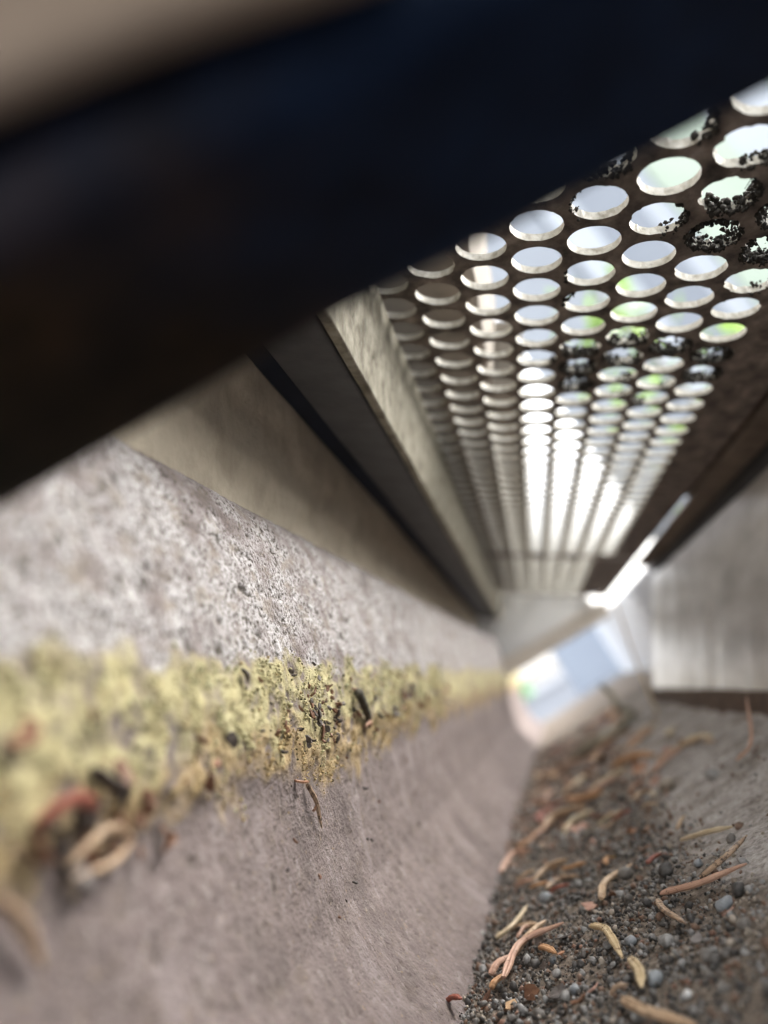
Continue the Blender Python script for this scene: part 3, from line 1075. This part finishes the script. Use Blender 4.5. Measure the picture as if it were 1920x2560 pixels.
PEB = [(-8.1, 133.6, 1.45, M_PBLUE, 'smooth pale blue grey pebble beside the golden yellow needle'),
       (-9.8, 154.4, 1.25, M_PBLUE, 'grey pebble right of the bent golden needle\'s middle'),
       (-13.9, 158.2, .95, GR[2], 'small grey pebble under the bent golden needle'),
       (-25.8, 211.7, 2.0, M_PBLUE, 'pale blurred pebble behind the leaning needles'),
       (-4.8, 124.3, .75, M_PWHITE, 'tiny white quartz pebble near the bottom'),
       (-24.6, 162.7, .8, M_PBLUE, 'small blue grey pebble under the pinkish curved needle'),
       (10.8, 149.6, 1.6, GR[0], 'black lump of grit below the long pink needle'),
       (2.9, 178.0, 1.9, GR[0], 'black crumb between curved tan and long pink needles'),
       (-5.3, 193.9, 2.0, GR[1], 'blurred dark lump right of the curved tan needle'),
       (-4.1, 146.5, 1.5, GR[2], 'angular slate grey pebble at the middle of the grit'),
       (0.3, 132.0, 1.3, GR[1], 'dull charcoal pebble right of the pale blue one'),
       (-24.1, 154.6, 1.1, GR[2], 'shell like grey pebble below the orange chip'),
       (-21.3, 145.3, 1.1, M_PBLUE, 'bluish stone near the bottom left of the golden needles'),
       (-41.0, 178.3, 1.2, GR[2], 'grey pebble tucked against the wall foot'),
       (7.5, 148.3, 1.6, M_PBLUE, 'half grey half brown oblong pebble below the pink needle'),
       (7.7, 135.5, 1.2, GR[1], 'dark pebble out on the dusty right side'),
       (17.5, 255.9, 2.8, GR[4], 'round pale blurred pebble beyond the cream needle'),
       (8.7, 172.3, 1.1, M_PBLUE, 'small bluish pebble behind the speckled brown needle'),
       (27.8, 235.1, 2.0, GR[2], 'blurred grey pebble out on the pale dust'),
       (-20.2, 320.1, 3.0, GR[3], 'blurred brown stone in the dark hollow by the wall'),
       (17.0, 176.5, 1.1, GR[1], 'dark little stone by the end of the cream needle'),
       (26.0, 171.0, 1.4, GR[0], 'black stone at the right edge on the pale dust')]
for x, y, r, m, lab in PEB:
    pebble(x, y, r, m, lab)
for i in range(120):
    y = random.uniform(105, 330)
    x = random.uniform(-40, 9)
    pm = random.choice([GR[2], GR[4], GR[2]] if x > 4 else GR[:5] + [GR[2], GR[1], GR[1], GR[0]])
    pc = pm.name.split()[0]
    pw = 'in the near grit' if y < 190 else 'in the blurred grit farther back'
    pebble(x, y, random.uniform(.45, 1.0), pm, 'small angular ' + pc + ' stone ' + pw, pc + ' stones ' + pw)

# ---------------------------------------------------------------- twigs
def twig(name, pts, r0, r1, m, label, cat='twig'):
    path = spline(pts, 18)
    rad = np.linspace(r0, r1, len(path)) * (1 + .12 * np.sin(np.arange(len(path)) * 2.3))
    v, f = tube(path, rad, 9)
    return tag(mk(name, v, f, m, None, smooth=True), label, cat)


twig('twig', [(-4, 455, 3), (12, 448, 4), (30, 462, 4), (38, 470, 6)], 2.6, 2.2, M_TWIG, 'thick blurred grey green twig lying across the grit')
twig('twig', [(38, 470, 7), (33.5, 476, 11), (34.5, 486, 20), (32.5, 490, 27)], 2.3, 1.6, M_TWIG, 'pale curved stem rising from the end of the grey twig')
twig('grass_stem', [(45, 430, 2), (52, 440, 30), (62, 450, 62)], .7, .5, NM['cream'], 'thin pale stalk standing up in front of the bright end', 'stalk')

# ---------------------------------------------------------------- crumbs, needles and a twig on the lichen ledge
def ledge(y, zs, out):
    return wall_at(np.array([y]), np.array([zs]), out)[0]


twig('twig', [ledge(172, -5.2, 2.4), ledge(178, -8.0, 2.0), ledge(184.5, -11, 1.2), ledge(187, -12.5, .6)], 1.05, .7, M_TWIGD,
     'short dark twig lying on the yellow lichen')


def ledge_crumbs(spots):
    for y, zs, s, m, lab, g in spots:
        p = ledge(y, zs, 1.2)
        flake(p[0], p[1], p[2], s, FM[m], lab, 'leaf_crumb', 'leaf crumb', g, aspect=.55, thick=.3,
              tilt=(random.uniform(-.8, .8), random.uniform(.4, 1.5), random.uniform(0, 6.28)))


ledge_crumbs([(135, -19.0, 1.3, 'orange', 'bright orange chip stuck below the yellow lichen', None),
              
              (148, -11.5, 1.8, 'brown', 'dark brown folded crumb in the centre of the lichen', None)])
for i in range(105):
    y = random.gauss(148, 10) if i < 60 else random.uniform(60, 260)
    zs = random.gauss(-8, 4.2) if i < 60 else random.uniform(-17, 0)
    cm_ = random.choice(['brown', 'brown', 'dark', 'grey'])
    where = 'in the crowded middle of the yellow lichen' if i < 60 else 'scattered along the yellow lichen'
    ledge_crumbs([(y, zs, min(1.2, random.lognormvariate(-.45, .5)), cm_,
                   {'brown': 'red brown', 'dark': 'blackish', 'grey': 'greyish'}[cm_] + ' leaf crumb ' + where, cm_ + ' crumbs ' + where)])
for i in range(26):
    ledge_crumbs([(random.uniform(54, 88), random.uniform(-20, -10), random.uniform(1.0, 2.6), random.choice(['brown', 'dark', 'brown']),
                   'large blurred crumb at the left end of the lichen', 'blurred crumbs at the near end of the lichen')])
for i in range(26):
    y = random.uniform(190, 330)
    ledge_crumbs([(y, random.uniform(-14, -5), random.uniform(1.0, 2.2), random.choice(['brown', 'dark', 'brown', 'grey']),
                   'blurred brown crumb along the far lichen', 'brown crumbs along the far lichen')])
for i in range(14):
    ledge_crumbs([(random.uniform(120, 230), random.uniform(-46, -24), random.uniform(.3, .7), random.choice(['dark', 'brown']),
                   'tiny dark speck on the bare concrete face', 'specks on the concrete face')])


def ledge_needle(a3, m, lab, r=.9):
    path = [ledge(*q) for q in a3]
    needle([tuple(p) for p in path], NM[m], lab, r, 0, 'needles stuck on the wall')


ledge_needle([(138.5, -19.5, 1.0), (140.5, -23, 1.5), (143.5, -27.5, .7)], 'speck', 'thin dark brown husk hanging down below the orange chip', .55)
ledge_needle([(180, -12.6, 1.4), (183.5, -12.0, 2.0), (187, -13.2, 1.2)], 'pink', 'small pink bent needle below the dark twig', .55)
ledge_needle([(63, -13.0, 1.5), (67, -12.0, 2.3), (72, -13.2, 1.5)], 'red', 'blurred dark red needle at the left edge in the lichen', 1.0)
ledge_needle([(68, -17.5, 1.5), (73, -15.6, 2.2), (79.5, -17.2, 1.4)], 'tan', 'blurred looped tan needle under the lichen at left', .6)
ledge_needle([(69, -18.8, 1.5), (74, -19.0, 2.2), (79.5, -17.6, 1.4)], 'tan', 'blurred tan needle forming the lower side of the loop', .6)
ledge_needle([(58, -17.5, 1.5), (61, -20.0, 1.9), (64.5, -24.5, 1.2)], 'speck', 'blurred brown needle hanging down at the left edge', .9)
for y, zs, s, lab in ((61, -6.0, 2.4, 'blurred pinkish brown lump at the left edge of the lichen'),
                      (73, -13.5, 2.0, 'blurred dark clump in the lichen above the looped needle'),
                      (77, -12.5, 1.6, 'second blurred dark clump right of the looped needle'),
                      (73, -5.5, .9, 'round blurred dark dot in the clean yellow lichen'),
                      (105, -9.5, 1.6, 'blurred dark brown crumb left of the lichen centre'),
                      (98, -14.5, 1.4, 'blurred russet crumb in the ochre lichen')):
    ledge_crumbs([(y, zs, s, 'dark' if 'dark' in lab else 'brown', lab, None)])


# ---------------------------------------------------------------- soil clinging in the holes
def soil_clump(i, j, a0, a1, n, depth, label):
    xc, yc = X0 + PIT_X * i, Y0 + D * j
    a_ = np.radians(rng.uniform(a0, a1, n))
    inward = rng.beta(1, 2.2, n) * depth * 1.25 * (0.45 + 1.1 * np.clip(.5 + .6 * np.sin(a_ * 4 + i * 2.1) + .45 * np.sin(a_ * 9 + j) + .3 * np.sin(a_ * 17 + j * 3), 0, 1.5))
    rr = 5.0 - inward
    z = rng.uniform(82.2, 85.2, n)
    c = sw(np.stack([xc + rr * np.cos(a_), yc + rr * np.sin(a_), z], -1))
    v, f = blobs(c, np.clip(rng.lognormal(math.log(.36), .5, n), .1, .85), (.5, 1.0), .45)
    if n > 150:                      # rootlets hanging in the thicker clumps
        vs, fs, base = [v], [f], len(v)
        for _ in range(9):
            t0 = math.radians(random.uniform(a0, a1))
            p0 = np.array([xc + 5 * math.cos(t0), yc + 5 * math.sin(t0), random.uniform(82.6, 84.5)])
            st = np.array([-math.cos(t0), -math.sin(t0), random.uniform(-.4, .1)]) * random.uniform(1.0, 2.6)
            bend = rng.normal(size=3) * .8
            tv, tf = tube(sw(spline([p0, p0 + st * .5 + bend * .6, p0 + st + bend], 6)), np.full(7, random.uniform(.05, .1)), 4)
            q = np.array([(a_2, b_2, c_2) for a_2, b_2, c_2, d_2 in tf[:-2]] + [(a_2, c_2, d_2) for a_2, b_2, c_2, d_2 in tf[:-2]])
            vs.append(tv)
            fs.append(q + base)
            base += len(tv)
        v, f = np.concatenate(vs), np.concatenate(fs)
    tag(mk('soil_clump', v, f, M_SOIL), label, 'soil clump', 'soil clinging in the holes')


for (i, j), (a0, a1, n, dp, lab) in {
    (3, .5): (0, 360, 420, 1.5, 'black soil crust ringing a ragged hole at right of the sheet'),
    (4, 1): (0, 360, 420, 1.5, 'black soil crust narrowing the hole at the right edge of the frame'),
    (4, 0): (60, 320, 260, 1.3, 'dark soil crust in the upper hole cut by the right edge'),
    (3, -.5): (-60, 140, 240, .9, 'crumbly soil along the lower right rim of a big hole'),
    (1, -1.5): (20, 160, 220, .9, 'dark fringe of soil in the half hidden hole under the bar'),
    (2, -2): (-40, 60, 90, .4, 'thin soil crumbs on the right rim of a hole under the bar'),
    (2, 0): (-60, 80, 90, .4, 'sparse soil crumbs on one right hand rim, third row'),
    (3, -1.5): (-30, 90, 110, .5, 'thin soil crust on the rim of the top right hole'),
    (1, 4.5): (10, 170, 240, 1.2, 'soil lump in the lower half of a small middle hole'),
    (1, 5.5): (-60, 240, 360, 1.9, 'soil nearly filling a small blurred hole'),
    (1, 6.5): (0, 360, 380, 2.0, 'soil filling the next hole along the sheet'),
    (3, 4.5): (-40, 200, 300, 1.7, 'soil lump in a blurred hole of the right columns'),
    (4, 5): (0, 360, 360, 1.9, 'soil nearly closing a hole beside the brown margin'),
    (4, 6): (-60, 200, 300, 1.5, 'soil in the next hole beside the brown margin'),
    (2, 4): (20, 160, 120, .7, 'soil crumbs along the lower rim of a green tinted hole'),
    (2, 5): (20, 200, 160, .9, 'soil crumbs in the hole after the green tinted one'),
}.items():
    soil_clump(i, j, a0, a1, n, dp, lab)
for i_ in range(16):
    ci = random.choice([-1, 0, 1, 2, 3, 4])
    cj = random.randint(-2, 9) + (0.5 if ci % 2 else 0)
    a_ = random.uniform(-30, 200)
    soil_clump(ci, cj, a_, a_ + random.uniform(20, 90), random.randint(8, 30), random.uniform(.2, .6), 'few crumbs of soil stuck on the rim of a hole')

# ================================================================ OUTSIDE, seen through the holes and the far end
def dirv(az, el, dist):
    a_, e_ = math.radians(az), math.radians(el)
    return np.array([dist * math.sin(a_) * math.cos(e_), dist * math.cos(a_) * math.cos(e_), HC + dist * math.sin(e_)])


bd = empty('pale_building', (3300, 4300, -4))
tag(bd, 'pale building clad in wide upright boards, seen through the right holes', 'building')
xs_ = 1560.0
for k, w in enumerate([190, 300, 150, 330, 170, 420, 260, 380, 300, 420, 350, 500]):
    m = [M_SID1, M_SID3, M_SID1, M_SID2, M_SID2, M_SID1, M_SID2, M_SID2, M_SID1, M_SID2, M_SID2, M_SID1][k]
    v, f = box(xs_, 4300 + (k % 3) * 14, 0, xs_ + w - 8, 4360 + (k % 3) * 14, 3900, 4)
    mk('cladding_board', v, f, m, bd)
    xs_ += w
v, f = box(1540, 4400, 0, xs_ + 20, 7000, 3860, 4)
mk('wall', v, f, M_SID3, bd)
v, f = box(1400, 4250, 3905, xs_ + 120, 7100, 4000, 6)
mk('roof', v, f, M_SLAB, bd)


def leaf_mass(centres, size, mname, name, parent, kind=None):
    n = len(centres)
    u = rng.normal(size=(n, 3))
    u /= np.linalg.norm(u, axis=1)[:, None]
    w = np.cross(u, rng.normal(size=(n, 3)))
    w /= np.linalg.norm(w, axis=1)[:, None]
    s = size * rng.uniform(.6, 1.2, n)[:, None]
    nn = np.cross(u, w)
    v = np.stack([centres - u * s, centres + w * s * .42 + nn * s * .1, centres + u * s, centres - w * s * .42 + nn * s * .1], 1).reshape(-1, 3)
    f = np.arange(n * 4).reshape(n, 4)
    o = mk(name, v, f, mname, parent)
    if kind:
        tag(o, kind=kind)
    return o


sh = empty('shrub', (230, 700, -4))
tag(sh, 'fresh green shrub glimpsed through the middle holes', 'shrub')
c0 = dirv(18.9, 19.5, 820)
cc = np.concatenate([c0 + rng.normal(size=(40, 3)) * np.array([20, 30, 20]), c0 + np.array([10, 0, -70]) + rng.normal(size=(30, 3)) * np.array([30, 40, 34]),
                     c0 + np.array([40, 20, -170]) + rng.normal(size=(36, 3)) * np.array([55, 60, 50])])
leaf_mass(cc, 15, M_LEAF, 'leaves', sh, 'stuff')
v, f = tube(spline([(c0[0] + 20, c0[1] + 10, -4), (c0[0] + 25, c0[1] + 8, 130), (c0[0] + 6, c0[1], c0[2] + 20)], 12), np.linspace(5, 1.5, 13), 7)
mk('stem', v, f, M_TWIG, sh, smooth=True)

hd = empty('hedge', (-600, 6800, -4))
tag(hd, 'low green hedge far beyond the channel end', 'hedge')
hc = np.stack([rng.uniform(-2600, -110, 9000), rng.normal(6900, 220, 9000), rng.uniform(0, 95, 9000) + 25 * np.abs(rng.normal(size=9000))], -1)
leaf_mass(hc, 75, M_HEDGE, 'leaves', hd, 'stuff')

for o in bpy.data.objects:
    if '_o' in o:
        del o['_o']
